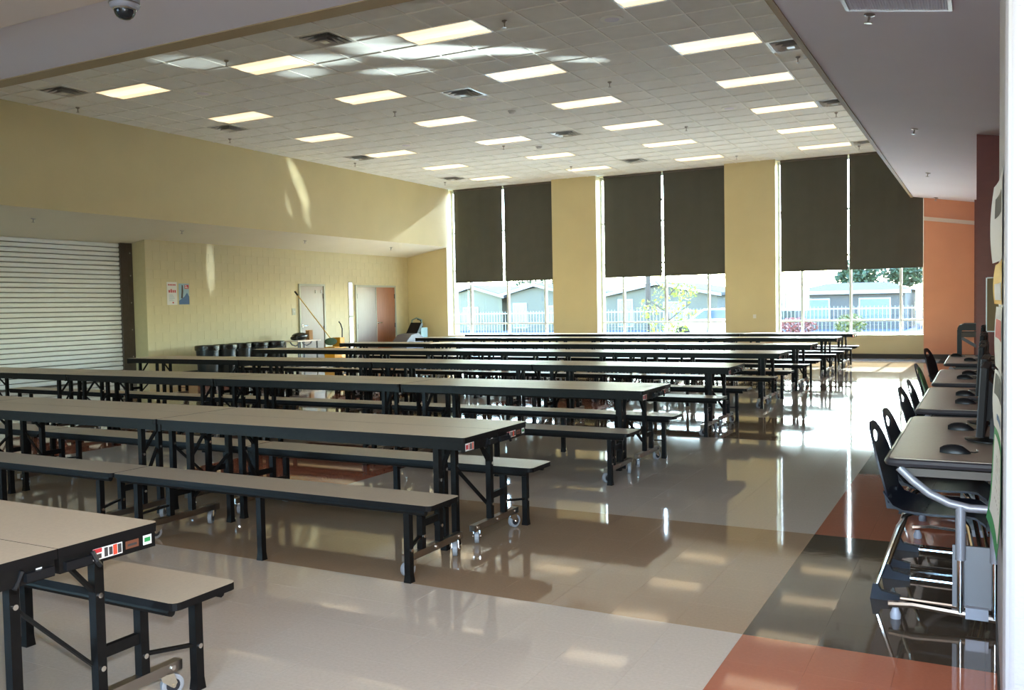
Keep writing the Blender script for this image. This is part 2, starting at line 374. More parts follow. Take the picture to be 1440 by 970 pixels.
struct(MB().box(3.2, 3.4, -3.4, 4.3, 0, 4.2).build('wall_right_rear', mWall), 'cream wall beside the viewer')
# ------------------------------------------------------------------ windows
MUL = [(-14.27,-12.96,-11.685), (-9.185,-7.93,-6.71), (-4.227,-3.03,-1.85)]
for k, (a, b) in enumerate(WIN):
    wn = struct(MB().box(a, b, YG-.05, YG+.05, SILL, SILL+.05).box(a, b, YG-.05, YG+.05, H-.1, H).box(a, a+.05, YG-.05, YG+.05, SILL+.05, H-.1)
        .box(b-.05, b, YG-.05, YG+.05, SILL+.05, H-.1).build('window_%d' % (k+1), mAlu),
        ('left', 'middle', 'right')[k] + ' tall aluminium window looking onto the street')
    zs = (SILL+.05, .94, 2.62, 3.8, H-.1)
    xs = (a+.05,)+MUL[k]+(b-.05,)
    for x in MUL[k]: MB().box(x-.03, x+.03, YG-.055, YG+.05, SILL+.05, H-.1).build('mullion', mAlu, wn)
    for z in zs[1:-1]: MB().box(a+.05, b-.05, YG-.045, YG+.045, z-.025, z+.025).build('transom', mAlu, wn)
    for i in range(4):
        for j in range(4): MB().box(xs[i]+.03, xs[i+1]-.03, YG-.004, YG+.004, zs[j]+.025, zs[j+1]-.025).build('pane', mGlass, wn)
    MB().box(a, b, YB-.012, YG-.05, SILL, SILL+.012).build('sill', mTrimW, wn)
    pl = bpy.data.lights.new('daylight_portal', 'AREA'); pl.shape = 'RECTANGLE'; pl.size = b-a; pl.size_y = H-SILL
    pl.cycles.is_portal = True
    po = bpy.data.objects.new('daylight_portal', pl); COL.objects.link(po); po.location = ((a+b)/2, YG+.08, (SILL+H)/2); po.rotation_euler = (R(-90), 0, 0)
BL = [((-14.735,-13.02),(-12.955,-11.2)), ((-9.69,-7.975),(-7.92,-6.1)), ((-4.735,-3.075),(-3.03,-1.335))]
WN = ('left', 'middle', 'right')
for k in range(3):
    for s, (a, b) in enumerate(BL[k]):
        t = tag(empty('roller_shade', ((a+b)/2, 24.15, 2.23)), 'charcoal roller shade pulled halfway down, %s half of the %s window' % (('left', 'right')[s], WN[k]), 'window shade', 'charcoal roller shades')
        hw = (b-a)/2
        mb = MB(); n = 12
        for i in range(n):                                # cloth with a faint ripple
            xa, xb = -hw+2*hw*i/n, -hw+2*hw*(i+1)/n
            ya, yb = .006*math.sin(i*1.9+k), .006*math.sin((i+1)*1.9+k)
            mb.add([(xa,ya,.03),(xb,yb,.03),(xb,0,2.86),(xa,0,2.86),(xa,ya+.003,.03),(xb,yb+.003,.03),(xb,.003,2.86),(xa,.003,2.86)], [(0,1,2,3),(7,6,5,4),(0,4,5,1),(2,6,7,3)])
        mb.build('shade_cloth', mBlind, t, smooth=True)
        MB().box(-hw, hw, -.012, .014, 0, .032).build('hem_bar', mBlind, t)
        MB().tube([(-hw, 0, 2.88), (hw, 0, 2.88)], .03, 10).build('roller_tube', mDarkSteel, t)
# ------------------------------------------------------------------ bench table units
UL, PIT = 2.43, 2.44
def top_poly(y0, y1, r, both=False):
    hx = UL/2; pts = []
    def arc(cx, cy, a0): return [(cx+r*math.cos(R(a0+30*k)), cy+r*math.sin(R(a0+30*k))) for k in range(4)]
    pts += (arc(-hx+r, y0+r, 180)+arc(hx-r, y0+r, 270)) if both else [(-hx, y0), (hx, y0)]
    pts += arc(hx-r, y1-r, 0)+arc(-hx+r, y1-r, 90)
    return pts
def leg_mesh(z1, name='leg', wdt=.036):
    h = wdt/2; mb = MB().box(-h, h, -h, h, .03, z1)
    mb.add([(-h-.004,-h-.004,0),(h+.004,-h-.004,0),(h+.004,h+.004,0),(-h-.004,h+.004,0),(-h,-h,.045),(h,-h,.045),(h,h,.045),(-h,h,.045)], [(3,2,1,0),(0,1,5,4),(1,2,6,5),(2,3,7,6),(3,0,4,7)])
    return mb.mesh(name, mBlack)
mA = leg_mesh(.705); mD = leg_mesh(.405)
mBm = MB().box(-.018,.018,-.018,.018,.125,.705).mesh('upright', mBlack)
mCm = MB().box(-.018,.018,-.018,.018,.125,.395).mesh('upright', mBlack)
mX = MB().box(-.011,.011,.318,.462,.245,.285).mesh('crossbar', mBlack)
mCB = MB().box(-.02,.02,.075,.645,.088,.126).mesh('caster_bar', mSteel)
mStrut = MB().bar((0,.498,.195),(.055,.70,.172),.022,.012).mesh('strut', mBlack)
mBrace = MB().bar((0,.065,.49),(.105,.30,.213),.026,.010).mesh('brace', mBlack)
mUpBr = MB().bar((0,.30,.475),(0,.13,.68),.026,.012).mesh('upper_brace', mBlack)
mFork = MB().prism([(-.016,.09),(.03,.09),(.042,.052),(.034,.038),(.02,.038),(-.016,.07)], -.022, -.017, axis='x').prism([(-.016,.09),(.03,.09),(.042,.052),(.034,.038),(.02,.038),(-.016,.07)], .017, .022, axis='x').lathe([(.022,.078),(.022,.09)], 12).tube([(-.026,.028,.042),(.026,.028,.042)], .007, 8).mesh('caster', mChrome)
mWh = MB().tube([(-.014,.028,.042),(-.012,.028,.042),(.012,.028,.042),(.014,.028,.042)], [.036,.042,.042,.036], 18, 0).tube([(-.0155,.028,.042),(.0155,.028,.042)], .026, 14, 1).mesh('wheel', [mWheel, mWheelHub])
mBolt = MB().tube([(-.004,0,0),(.004,0,0)], .010, 8).mesh('bolt', mChrome)
mTopM = MB().prism(top_poly(.0015,.381,.022), .706, .737, 0, 1).mesh('table_top', [mEdge, mLam])
mBenM = MB().prism(top_poly(.435,.735,.03,True), .402, .430, 0, 1).mesh('bench_top', [mEdge, mLam])
mSideR = MB().box(-UL/2+.03, UL/2-.03, .335, .362, .662, .706).mesh('side_rail', mBlack)
mInR = MB().box(-UL/2+.03, UL/2-.03, .012, .036, .662, .706).mesh('inner_rail', mBlack)
mEndR = MB().box(-.012, .012, .008, .368, .655, .706).mesh('end_rail', mBlack)
mBenR = MB().tube([(-UL/2+.05,0,0),(UL/2-.05,0,0)], .017, 8).mesh('bench_rail', mBlack)
mLatch = MB().box(0,.018,.02,.11,.664,.690).tube([(.012,.115,.70),(.020,.125,.668),(.016,.14,.65)], .008, 6).mesh('latch', mPlast)
def sticker(mats, rects, x, y0, y1, z0, z1, parent, sgn):
    mb = MB(); e = .0006
    mb.box(min(x, x+sgn*e), max(x, x+sgn*e), y0, y1, z0, z1, 0)
    for (a, b, c, d, m) in rects:
        ya, yb = y0+(y1-y0)*a, y0+(y1-y0)*b; za, zb = z0+(z1-z0)*c, z0+(z1-z0)*d
        mb.box(min(x+sgn*e, x+sgn*2*e), max(x+sgn*e, x+sgn*2*e), ya, yb, za, zb, m)
    mb.build('sticker', mats, parent)
def make_unit(stick=None, bolts=True):
    u = empty('bench_table')
    inst('table_top', mTopM, u); inst('bench_top', mBenM, u); inst('side_rail', mSideR, u); inst('inner_rail', mInR, u)
    inst('bench_rail', mBenR, u, (0,.465,.386)); inst('bench_rail', mBenR, u, (0,.70,.386))
    inst('leg', mD, u, (0,.685,0))
    for s in (-1, 1):
        er = inst('end_rail', mEndR, u, (s*(UL/2-.018),0,0))
        if stick == s: inst('latch', mLatch, er, (.012*s if s > 0 else -.030,0,0))
        inst('leg', mA, u, (s*.875,.062,0)); inst('leg', mD, u, (s*1.04,.685,0))
        inst('upright', mBm, u, (s*.985,.30,0)); inst('upright', mCm, u, (s*.985,.48,0))
        inst('crossbar', mX, u, (s*.985,0,0)); cb = inst('caster_bar', mCB, u, (s*.985,0,0))
        inst('upper_brace', mUpBr, u, (s*.985,0,0))
        br = inst('brace', mBrace, u, (s*.862,0,0)); st = inst('strut', mStrut, u, (s*.985,0,0))
        if s < 0: br.scale.x = -1; st.scale.x = -1
        for y, a in ((.125, 0.5), (.575, -.4)):
            c = inst('caster', mFork, u, (s*.985,y,0), (0,0,a)); inst('wheel', mWh, c)
        if bolts:
            for y, z, dx in ((.30,.475,.985),(.30,.215,.985),(.48,.195,.985),(.685,.172,1.04),(.062,.49,.875)):
                inst('bolt', mBolt, u, (s*(dx+.020),y,z))
            for y in (.11,.36,.60): inst('bolt', mBolt, cb, (s*.021,y,.107))
    if stick:
        s = stick; er = [o for o in u.children if o.name.startswith('end_rail') and o.location.x*s > 0][0]; x = .0125*s
        P = [mPaper, mRedInk, mDarkInk, mGreenInk, mBrownInk, mOrInk]
        if s > 0:
            sticker(P, [(0,.3,.62,.98,1),(.1,.28,.1,.5,2),(.38,.5,.1,.9,2),(.54,.66,.15,.85,2),(.68,.82,.05,.95,5),(.84,.97,.1,.9,2)], x, .125, .235, .665, .702, er, s)
            sticker([mBrownInk, mDarkInk], [(.15,.85,.3,.6,1)], x, .248, .300, .672, .698, er, s)
            sticker(P, [(.15,.85,.3,.75,3)], x, .318, .352, .669, .701, er, s)
        else:
            sticker(P, [(.05,.2,.05,.95,5),(.25,.45,.1,.9,2),(.5,.6,.1,.9,1),(.68,.95,.2,.8,1)], x, .27, .362, .660, .702, er, s)
            sticker(P, [(.2,.8,.3,.7,1)], x, .05, .07, .672, .694, er, s)
    return u
uFarEnd = make_unit(1); uNearEnd = make_unit(-1); uPlain = make_unit(None); uLite = make_unit(None, False)
ROWS = [(-2.513,1.745), (-2.525,4.575), (-2.49,7.381), (-2.495,10.212), (-2.505,13.014), (-2.52,15.628), (-2.51,18.517), (-2.51,20.863)]
ORD = ('first','second','third','fourth','fifth','sixth','seventh','eighth')
CN = ('aisle-end','second from aisle','third from aisle','far-left-end')
first = {}
for r, (xe, ys) in enumerate(ROWS):
    for c in range(4):
        for far in (1, 0):
            if r == 0 and c > 0: continue
            if r == 1 and (c > 2 or (c == 2 and not far)): continue
            src = (uFarEnd if far else uNearEnd) if c == 0 else (uPlain if r < 4 else uLite)
            if id(src) in first: u = copy_tree(src)
            else: u = src; first[id(src)] = 1
            u.location = (xe-PIT*c-UL/2, ys, 0); u.rotation_euler = (0, 0, 0 if far else math.pi)
            tag(u, 'beige bench table, %s row from the camera, %s unit, bench on %s side' % (ORD[r], CN[c], 'window' if far else 'camera'), 'cafeteria table', 'cafeteria bench tables in rows')
# ------------------------------------------------------------------ ceiling fixtures
lm1 = MB().prism([(-.585,-.285),(.585,-.285),(.585,.285),(-.585,.285)], .012, .02).mesh('lens', mLens)
lmS = MB().box(-.585,.585,-.285,-.12,.004,.012).box(-.585,.585,.12,.285,.004,.012).mesh('lens_side', mLensEdge)
lmC = MB().prism([(-.12,.012),(.12,.012),(.12,.004),(.06,-.006),(-.06,-.006),(-.12,.004)], -.585, .585, axis='x').mesh('lens_center', mLens)
lfr = MB()
for a in ((-.606,.606,-.303,-.286),(-.606,.606,.286,.303),(-.606,-.586,-.286,.286),(.586,.606,-.286,.286)): lfr.box(*a, -.004, .10)
lfr.box(-.606,.606,-.303,.303,.10,.11)
lfr = lfr.mesh('frame', mVent)
RW = ('nearest','second','third','fourth','fifth','farthest'); CW = ('far left','left of centre','right of centre','far right')
for x, y, i, j in lights:
    t = tag(empty('ceiling_light', (x, y, H)), 'lit fluorescent ceiling panel, %s row from camera, %s column' % (RW[j], CW[i]), 'ceiling light', 'fluorescent ceiling panels')
    inst('frame', lfr, t); l = inst('lens', lm1, t); inst('lens_side', lmS, l); inst('lens_center', lmC, l)
vf = MB(); 
for a in ((-.30,.30,-.30,-.255),(-.30,.30,.255,.30),(-.30,-.255,-.255,.255),(.255,.30,-.255,.255)): vf.box(*a, -.006, .004)
vf = vf.mesh('frame', mVent)
vth = MB().box(-.255,.255,-.255,.255,.06,.065).mesh('throat', mVentDark)
def ring(s0, z0, s1, z1_):
    mb = MB(); A = [(-s0,-s0,z0),(s0,-s0,z0),(s0,s0,z0),(-s0,s0,z0)]; B = [(-s1,-s1,z1_),(s1,-s1,z1_),(s1,s1,z1_),(-s1,s1,z1_)]
    t = .004
    v = A+B+[(p[0],p[1],p[2]-t) for p in A]+[(p[0],p[1],p[2]-t) for p in B]
    f = []
    for k in range(4):
        k2 = (k+1)%4; f += [(k,k2,4+k2,4+k),(8+k2,8+k,12+k,12+k2),(k2,k,8+k,8+k2),(4+k,4+k2,12+k2,12+k)]
    return mb.add(v, f).mesh('louver', mVent)
rings = [ring(.15,.05,.245,-.012), ring(.10,.035,.185,-.030), ring(.06,.02,.125,-.045)]
vcore = MB().box(-.055,.055,-.055,.055,-.045,-.040).mesh('core', mVent)
VL = ['beside the nearest far-left light','in front of the nearest left-of-centre light','behind the second far-left light','between the second and third light rows, centre',
      'left of the fourth far-left light','beside the fourth row of lights, centre','left of the farthest far-left light','beside the farthest row of lights, centre',
      'by the soffit, nearest of three','by the soffit, middle of three','by the soffit, farthest of three']
for (x, y), lb in zip(vents, VL):
    t = tag(empty('ceiling_vent', (x, y, H)), 'square metal air vent ' + lb, 'air vent', 'ceiling air vents')
    inst('frame', vf, t); inst('throat', vth, t); inst('core', vcore, t)
    for rg in rings: inst('louver', rg, t)
smk = MB().lathe([(.02,-.09),(.028,-.085),(.006,-.08),(.008,-.03),(.035,-.012),(.035,0)], 10).mesh('fire_sprinkler', mSteel)
SPK = [(-14.31,10.67),(-9.87,9.85),(-14.26,14.26),(-5.5,10.36),(-9.79,13.99),(-5.51,14.06),(-9.78,18.27),(-14.04,18.28),(-2.51,14.17),(-2.59,18.71),(-5.53,18.44),(-14.03,22.52),(-9.73,21.95),(-2.67,23.03),(-5.54,22.78)]
rowsY = {9.85:'nearest',10.36:'nearest',10.67:'nearest',13.99:'second',14.06:'second',14.17:'second',14.26:'second',18.27:'third',18.28:'third',18.44:'third',18.71:'third',21.95:'farthest',22.52:'farthest',22.78:'farthest',23.03:'farthest'}
for x, y in SPK:
    c = 'along the left wall' if x < -13 else ('left of centre' if x < -8 else ('right of centre' if x < -4 else 'along the soffit'))
    tag(inst('fire_sprinkler', smk, None, (x, y, H)), 'small fire sprinkler in the tile ceiling, %s row, %s' % (rowsY[y], c), 'sprinkler', 'ceiling fire sprinklers')
smk2 = MB().lathe([(.03,-.075),(.036,-.07),(.008,-.065),(.010,-.022),(.045,-.012),(.045,0)], 12).mesh('fire_sprinkler', mSteel)
for (x, y, z), w_ in zip([(-.852,8.075,3.823),(-.872,13.777,3.827),(-.957,18.814,3.841),(-1.026,23.6,3.852)], ('nearest','second','third','farthest')):
    tag(inst('fire_sprinkler', smk2, None, (x, y, z), (0, R(9.5), 0)), 'small fire sprinkler under the right soffit, %s of the four' % w_, 'sprinkler', 'soffit fire sprinklers')
for (x, y, z), w_ in zip([(-15.489,10.543,3.242),(-15.463,13.973,3.246),(-15.429,17.928,3.252),(-15.412,21.674,3.255)], ('nearest','second','third','farthest')):
    tag(inst('fire_sprinkler', smk2, None, (x, y, z), (0, R(9.6), 0)), 'small fire sprinkler under the left soffit, %s of the four' % w_, 'sprinkler', 'soffit fire sprinklers')
for (x, y), lb in zip([(-4.28,11.03),(-7.91,13.97),(-11.67,11.09),(-11.58,16.96),(-4.31,17.16)], ('before the nearest lights at right','beside the vent in the ceiling centre','right of the nearest far-left light','behind the third far-left light','between the third and fourth light rows at right')):
    t = tag(empty('ceiling_speaker', (x, y, H)), 'round flush ceiling speaker ' + lb, 'ceiling speaker', 'round ceiling speakers')
    MB().lathe([(.13,-.008),(.15,-.004),(.15,.006)], 24).build('rim', mGrid, t, True)
    MB().lathe([(.09,-.012),(.10,-.006),(.10,.0)], 24).build('grille', mSoffit, t, True)
for (x, y), lb in zip([(-7.91,15.13),(-9.14,18.81)], ('near the ceiling centre','toward the back of the ceiling')):
    t = tag(empty('smoke_detector', (x, y, H)), 'small round smoke detector ' + lb, 'smoke detector', 'smoke detectors')
    MB().lathe([(.04,-.05),(.055,-.04),(.06,-.015),(.06,0)], 18).build('housing', mVent, t, True); MB().lathe([(.075,-.012),(.08,0)], 18).build('base', mVent, t, True)
# dome security camera
t = tag(empty('security_camera', (-5.786, 4.75, 3.94)), 'grey dome security camera hanging from the near soffit', 'security camera')
MB().lathe([(.085,-.175),(.105,-.16),(.11,-.14),(.112,-.06),(.095,-.045),(.09,0)], 28).build('housing', mGrey, t, True)
MB().lathe([(.112,-.142),(.116,-.138),(.112,-.132)], 28).build('seam_ring', mSteel, t, True)
d = MB().lathe([(.012,-.252),(.04,-.245),(.062,-.228),(.075,-.205),(.078,-.178)], 28).build('dome', mScreen, t, True)
MB().lathe([(.080,-.186),(.086,-.180),(.086,-.172)], 28).build('dome_rim', mChrome, t, True)
# troffer in the right soffit (unlit)
t = tag(empty('soffit_light', (-.62, 7.37, 3.785), rot=(0, R(9.48), 0)), 'pale prismatic ceiling light set in the right soffit', 'ceiling light')
mb = MB()
for a in ((-.40,.40,-.55,-.52),(-.40,.40,.52,.55),(-.40,-.37,-.52,.52),(.37,.40,-.52,.52)): mb.box(*a, -.022, .03)
mb.build('frame', mVent, t)
mb = MB()
for k in range(36): a = -.37+k*.74/36; mb.prism([(a,-.008),(a+.0103,-.018),(a+.0205,-.008)], -.52, .52, axis='y')
mb.build('lens', mOffLens, t)
# ------------------------------------------------------------------ left wall things
t = tag(empty('rolling_shutter', (-16.88, 13.45, 0)), 'white rolling shutter closed in the left wall', 'shutter')
sm = MB().prism([(-.02,0),(.006,.002),(.022,.012),(.026,.045),(.022,.078),(.004,.086),(-.02,.088)], -6.4, 0, axis='y').mesh('slat', mSlat)
for k in range(32): inst('slat', sm, t, (0,0,.02+k*.1))
MB().box(-.03,.03,-6.4,0,0,.02).build('bottom_bar', mDarkSteel, t); MB().box(-.032,-.02,-6.4,0,0,3.2).build('backing', mDarkSteel, t)  # dark backing colours in the shadow lines between slats
gq = MB().box(-.05,.07,0,.17,0,3.2).box(.02,.075,.17,.305,0,3.2).build('guide', mDarkSteel, t)
for z in (.5,1.1,1.7,2.3,2.8): MB().tube([(.074,.24,z),(.080,.24,z)], .016, 8).build('bolt', mSteel, gq)
def door(nm, y0, y1, z1_, leaves, label):
    t = struct(empty(nm, (WLX, y0, 0)), label); t['category'] = 'door'; w_ = y1-y0
    MB().box(-.1,.035,0,.055,0,z1_).box(-.1,.035,w_-.055,w_,0,z1_).box(-.1,.035,.055,w_-.055,z1_-.055,z1_).build('frame', mFrame, t)
    pass
    n = len(leaves); lw = (w_-.11)/n
    for k, m in enumerate(leaves):
        a = .055+lw*k
        lf = MB().box(-.03,.012,a+.004,a+lw-.004,.01,z1_-.06).build('leaf', m, t)
        hy = (a+lw-.012) if (n == 1 or k == 1) else a+.012
        for z in (.25, .95, 1.85): MB().box(.0,.03,hy-.016,hy+.016,z-.07,z+.07).build('hinge', mDarkSteel, lf)
        if n == 1 or k == 1:
            ky = a+.08
            mb = MB().tube([(.01,ky,1.04),(.07,ky,1.04)], .018, 10).tube([(.07,ky-.01,1.04),(.07,ky+.13,1.04)], .015, 8).tube([(.011,ky,1.04),(.018,ky,1.04)], .035, 12)
            mb.build('handle', mChrome, lf)
    if n == 2: MB().box(.0,.02,.055+lw-.012,.055+lw+.012,.01,z1_-.06).build('astragal', mFrame, t)
    return t
dr = door('door_1', D1[0], D1[1], D1[2], [mDoorGrey], 'single grey wooden door in the left block wall')
for y in (.68,.93): MB().box(.012,.03,y-.01,y+.01,1.93,2.02).build('coat_hook', mPaper, dr)
door('door_2', D2[0], D2[1], D2[2], [mDoorGrey, mDoorWood], 'double wooden doors in the left block wall')  # left leaf coloured grey for a reflection; both leaves are brown wood
w4 = struct(MB().box(WLX-.02,WLX+.012,SL[0]-.03,SL[0],.3,SL[2]).box(WLX-.02,WLX+.012,SL[1],SL[1]+.03,.3,SL[2]).box(WLX-.02,WLX+.014,SL[0],SL[1],SL[2],SL[2]+.03).build('window_4', mFrame), 'narrow slit with panes glowing in place of daylight, beside the double doors')
MB().box(WLX-.002,WLX+.004,SL[0],SL[1],.3,1.22).build('pane', mLit, w4); MB().box(WLX-.002,WLX+.004,SL[0],SL[1],1.30,SL[2]).build('pane', mLit, w4)
MB().box(WLX-.002,WLX+.02,SL[0],SL[1],1.22,1.30).build('crossbar', mFrame, w4)
tag(MB().box(WLX,WLX+.012,18.45,18.58,1.34,1.52,0).box(WLX+.012,WLX+.02,18.48,18.505,1.41,1.45,1).box(WLX+.012,WLX+.02,18.525,18.55,1.41,1.45,1).build('light_switch', [mFrame, mPaper]), 'grey light switch plate left of the single door', 'light switch')
# posters
t = tag(empty('poster', (WLX+.002, 14.32, 1.9)), 'white paper notice with red headline, left of the pair by the shutter', 'poster', 'posters on the block wall')
MB().box(0,.002,0,.29,-.26,.26).build('sheet', mPaper, t)
mb = MB()
for k in range(5): mb.box(.002,.003,.04+.045*k,.07+.045*k,.18,.215)
for k in range(4): mb.box(.002,.003,.05+.055*k,.088+.055*k,.02,.08 if k != 1 else .10)
mb.box(.002,.003,.15,.19,-.225,-.195); mb.build('red_lettering', mRedInk, t)
mb = MB()
for k in range(6): mb.box(.002,.003,.06,.06+.17*(.6+.4*((k*37)%7)/7),-.03-.028*k,-.022-.028*k)
mb.build('text_lines', mPaleBlue, t)
t = tag(empty('poster', (WLX+.002, 14.66, 1.89)), 'blue poster with a tall figure and red title, right of the pair', 'poster', 'posters on the block wall')
MB().box(0,.002,0,.30,-.24,.24).build('sheet', mPaleBlue, t)
MB().prism([(.06,-.1),(.11,-.1),(.13,.06),(.12,.2),(.09,.21),(.08,.06)], .002, .003, axis='x').build('figure', mDarkInk, t)
MB().prism([(0,-.24),(.30,-.24),(.30,-.06),(.24,.03),(.16,-.06),(.06,-.12),(0,-.16)], .0021, .0032, axis='x').build('crowd', mBlueInk, t)
MB().box(.002,.003,.17,.29,.12,.21).build('title_block', mRedInk, t)
for k in range(3): MB().box(.003,.004,.18,.27-.02*k,.135+.025*k,.147+.025*k).build('title_line', mPaper, t)
# bins, mop bucket, trolley, scrubber
BN = [(-15.75,14.85,'nearest the shutter'),(-15.78,15.42,'second from the shutter'),(-15.9,16.02,'third from the shutter'),(-15.95,16.65,'fourth from the shutter'),(-15.98,17.28,'nearest the single door')]
b0 = empty('trash_bin')
MB().lathe([(.22,0),(.235,.02),(.275,.60),(.28,.64),(.30,.65),(.30,.69),(.285,.70),(.27,.69),(.26,.30),(.21,.03)], 24).build('body', mBin, b0, True)
MB().lathe([(.304,.60),(.308,.64),(.306,.70),(.285,.712),(.265,.70),(.255,.5),(.2,.3)], 24).build('liner', mBag, b0, True)
for s in (-1,1): MB().bar((s*.30,-.06,.56),(s*.30,.06,.56),.03,.03).build('handle', mBin, b0)
for k, (x, y, lb) in enumerate(BN):
    b = b0 if k == 0 else copy_tree(b0); b.location = (x, y, 0); b.scale = (.91,.91,.98); b.rotation_euler = (0,0,k*.7)
    tag(b, 'dark grey round trash bin by the left wall, ' + lb, 'trash bin', 'trash bins along the left wall')
t = tag(empty('utility_trolley', (-15.8, 18.1, 0)), 'low white folding trolley with curved grey legs by the single door', 'trolley')
MB().box(-.28,.28,-.45,.45,.655,.685).build('deck', mTrimW, t)
for s in (-1,1):
    MB().tube([(0,s*.42,.65),(0,s*.36,.58),(0,s*.22,.54),(0,s*.09,.58),(0,s*.03,.65)], .018, 8).build('curved_leg', mGreyPl, t)
    for x in (-.22,.22): MB().box(x-.015,x+.015,s*.36-.015,s*.36+.015,0,.66).build('leg', mGreyPl, t)
bgm = MB().ell((0,0,.09),(.16,.27,.10),14,8).ell((0,-.2,.05),(.1,.14,.06),10,6)
tag(bgm.build('black_bag', mBag, None, True, (-15.8,18.05,.697)), 'crumpled black bag lying on the white trolley', 'bag')
tag(MB().box(-.06,.06,-.07,.07,0,.24).box(-.062,-.04,-.072,.072,.24,.252).box(.04,.062,-.072,.072,.24,.252).build('cardboard_box', mCard, None, False, (-15.8,18.42,.686)), 'small upright cardboard box on the end of the trolley', 'box')
t = tag(empty('mop_bucket', (-15.3, 18.86, 0)), 'yellow wheeled mop bucket before the single door', 'mop bucket')
MB().prism([(-.17,-.24),(.17,-.24),(.2,0),(.17,.24),(-.17,.24),(-.2,0)], .09, .48).build('tub', mYellow, t)
MB().box(-.13,.13,.05,.23,.48,.72).build('wringer', mYellow, t)
MB().tube([(0,.22,.62),(0,.30,.70),(0,.31,.95),(0,.25,1.08),(0,.18,1.14)], .016, 8).build('wringer_handle', mPlast, t)
for x in (-.12,.12):
    for y in (-.18,.18): MB().tube([(x-.015,y,.045),(x+.015,y,.045)], .045, 12).build('wheel', mPlast, t)
t = tag(empty('mop', (-15.33, 18.72, .50)), 'green mop head with long yellow pole leaning on the door frame', 'mop')
MB().ell((0,0,.12),(.14,.20,.10),14,8).build('mop_head', mGreenMop, t, True)
MB().tube([(0,.0,.2),(-.86,-.28,1.38)], .014, 8).build('pole', mWoodPole, t)
MB().tube([(-.845,-.275,1.36),(-.925,-.30,1.47)], .024, 8).build('grip', mPlast, t)
t = tag(empty('floor_scrubber', (-15.55, 22.9, 0)), 'grey floor scrubber with teal tank and looped handle in the corner', 'floor scrubber')
MB().prism([(-.75,.12),(.55,.12),(.55,.42),(.30,.50),(-.05,.70),(-.45,.66),(-.70,.48)], -.26, .26, axis='x').build('body', mGreyPl, t, True)
MB().box(-.2,.2,.16,.52,.5,.86).build('tank', mTeal, t)
MB().prism([(-.1,.66),(.12,.74),(.28,.98),(.2,1.02),(.05,.84)], -.2, .2, axis='x').build('hood', mPlast, t)
MB().tube([(-.18,.2,.9),(-.18,.24,1.1),(0,.22,1.16),(.18,.24,1.1),(.18,.2,.9)], .02, 8).build('control_post', mTeal, t)
MB().tube([(0,.28,1.12),(0,.42,1.10),(0,.52,.98),(0,.54,.86)], .022, 8).build('handle', mPlast, t)
for s in (-1,1): MB().tube([(s*.22,.25,.12),(s*.28,.25,.12)], .12, 16).build('wheel', mPlast, t)
MB().tube([(-.1,-.55,.06),(.1,-.55,.06)], .06, 12).build('wheel', mPlast, t)
MB().box(-.3,.3,-.8,-.45,.03,.14).build('brush_deck', mPlast, t)
tag(MB().box(-5.42,-5.34,YB-.012,YB,1.03,1.13,0).box(-5.385,-5.375,YB-.018,YB-.012,1.06,1.10,1).build('wall_switch', [mPaper, mPaper]), 'small white switch plate on the column left of the right window', 'light switch')
# ------------------------------------------------------------------ computer desks
DX0, DXW = -.385, .76
def make_desk():
    t = empty('computer_desk'); L = 1.62
    r = .04
    def rp(x0,x1,y0,y1): 
        o = []
        for cx, cy, a0 in ((x1-r,y1-r,0),(x0+r,y1-r,90),(x0+r,y0+r,180),(x1-r,y0+r,270)): o += [(cx+r*math.cos(R(a0+30*k)), cy+r*math.sin(R(a0+30*k))) for k in range(4)]
        return o
    tp = MB().prism(rp(.006,DXW-.006,.006,L-.006), .73, .742).build('desk_top', mDeskTop, t)
    mb = MB(); p = rp(0,DXW,0,L); mb.tube([(x,y,.722) for x,y in p]+[(p[0][0],p[0][1],.722)], .0175, 8); mb.prism(rp(.01,DXW-.01,.01,L-.01), .706, .7301)
    mb.build('edge', mDeskEdge, tp, True)
    for k, y in enumerate((.04, L-.04)):
        fr = empty('leg_frame'); fr.parent = t
        pts = [(.045,y,.695),(.10,y,.64),(.17,y,.585),(.25,y,.548),(.33,y,.532),(.41,y,.532),(.49,y,.55),(.57,y,.59)]
        MB().tube(pts, .019, 10).build('curved_arm', mSilver, fr, True)
        for x in (.295, .43):
            MB().tube([(x,y,.30),(x,y,.54)], .021, 12).build('post', mSilver, fr, True); MB().tube([(x,y,.055),(x,y,.31)], .015, 10).build('inner_post', mChrome, fr, True)
        MB().box(.262,.46,y-.008+(-.02 if k else .02),y+.008+(-.02 if k else .02),.085,.36).build('side_plate', mPlate, fr)
        MB().tube([(.0,y,.062),(.10,y,.072),(.3,y,.060),(.5,y,.045),(.72,y,.03)], .016, 8).build('foot', mChrome, fr, True)
        MB().box(.315,.405,y-.022,y+.022,.045,.095).build('clamp', mSilver, fr)
        MB().lathe([(.022,0),(.024,.02),(.012,.05)], 12, (.03,y,0)).build('glide', mGrey, fr, True); MB().lathe([(.018,0),(.012,.03)], 12, (.70,y,0)).build('glide', mGrey, fr, True)
    MB().box(.46,.475,.08,L-.08,.36,.70).build('modesty_panel', mSilver, t)
    MB().box(.06,.70,.06,.09,.655,.69).build('under_rail', mDarkSteel, t); MB().box(.06,.70,L-.09,L-.06,.655,.69).build('under_rail', mDarkSteel, t)
    MB().box(.10,.42,.2,L-.2,.66,.70).build('cable_tray', mPlast, t)
    return t
desk0 = make_desk()
DY = [4.33, 6.35, 8.37, 10.95]
DN = ['nearest the white pier','second from the white pier','third from the white pier','farthest, toward the orange wall']
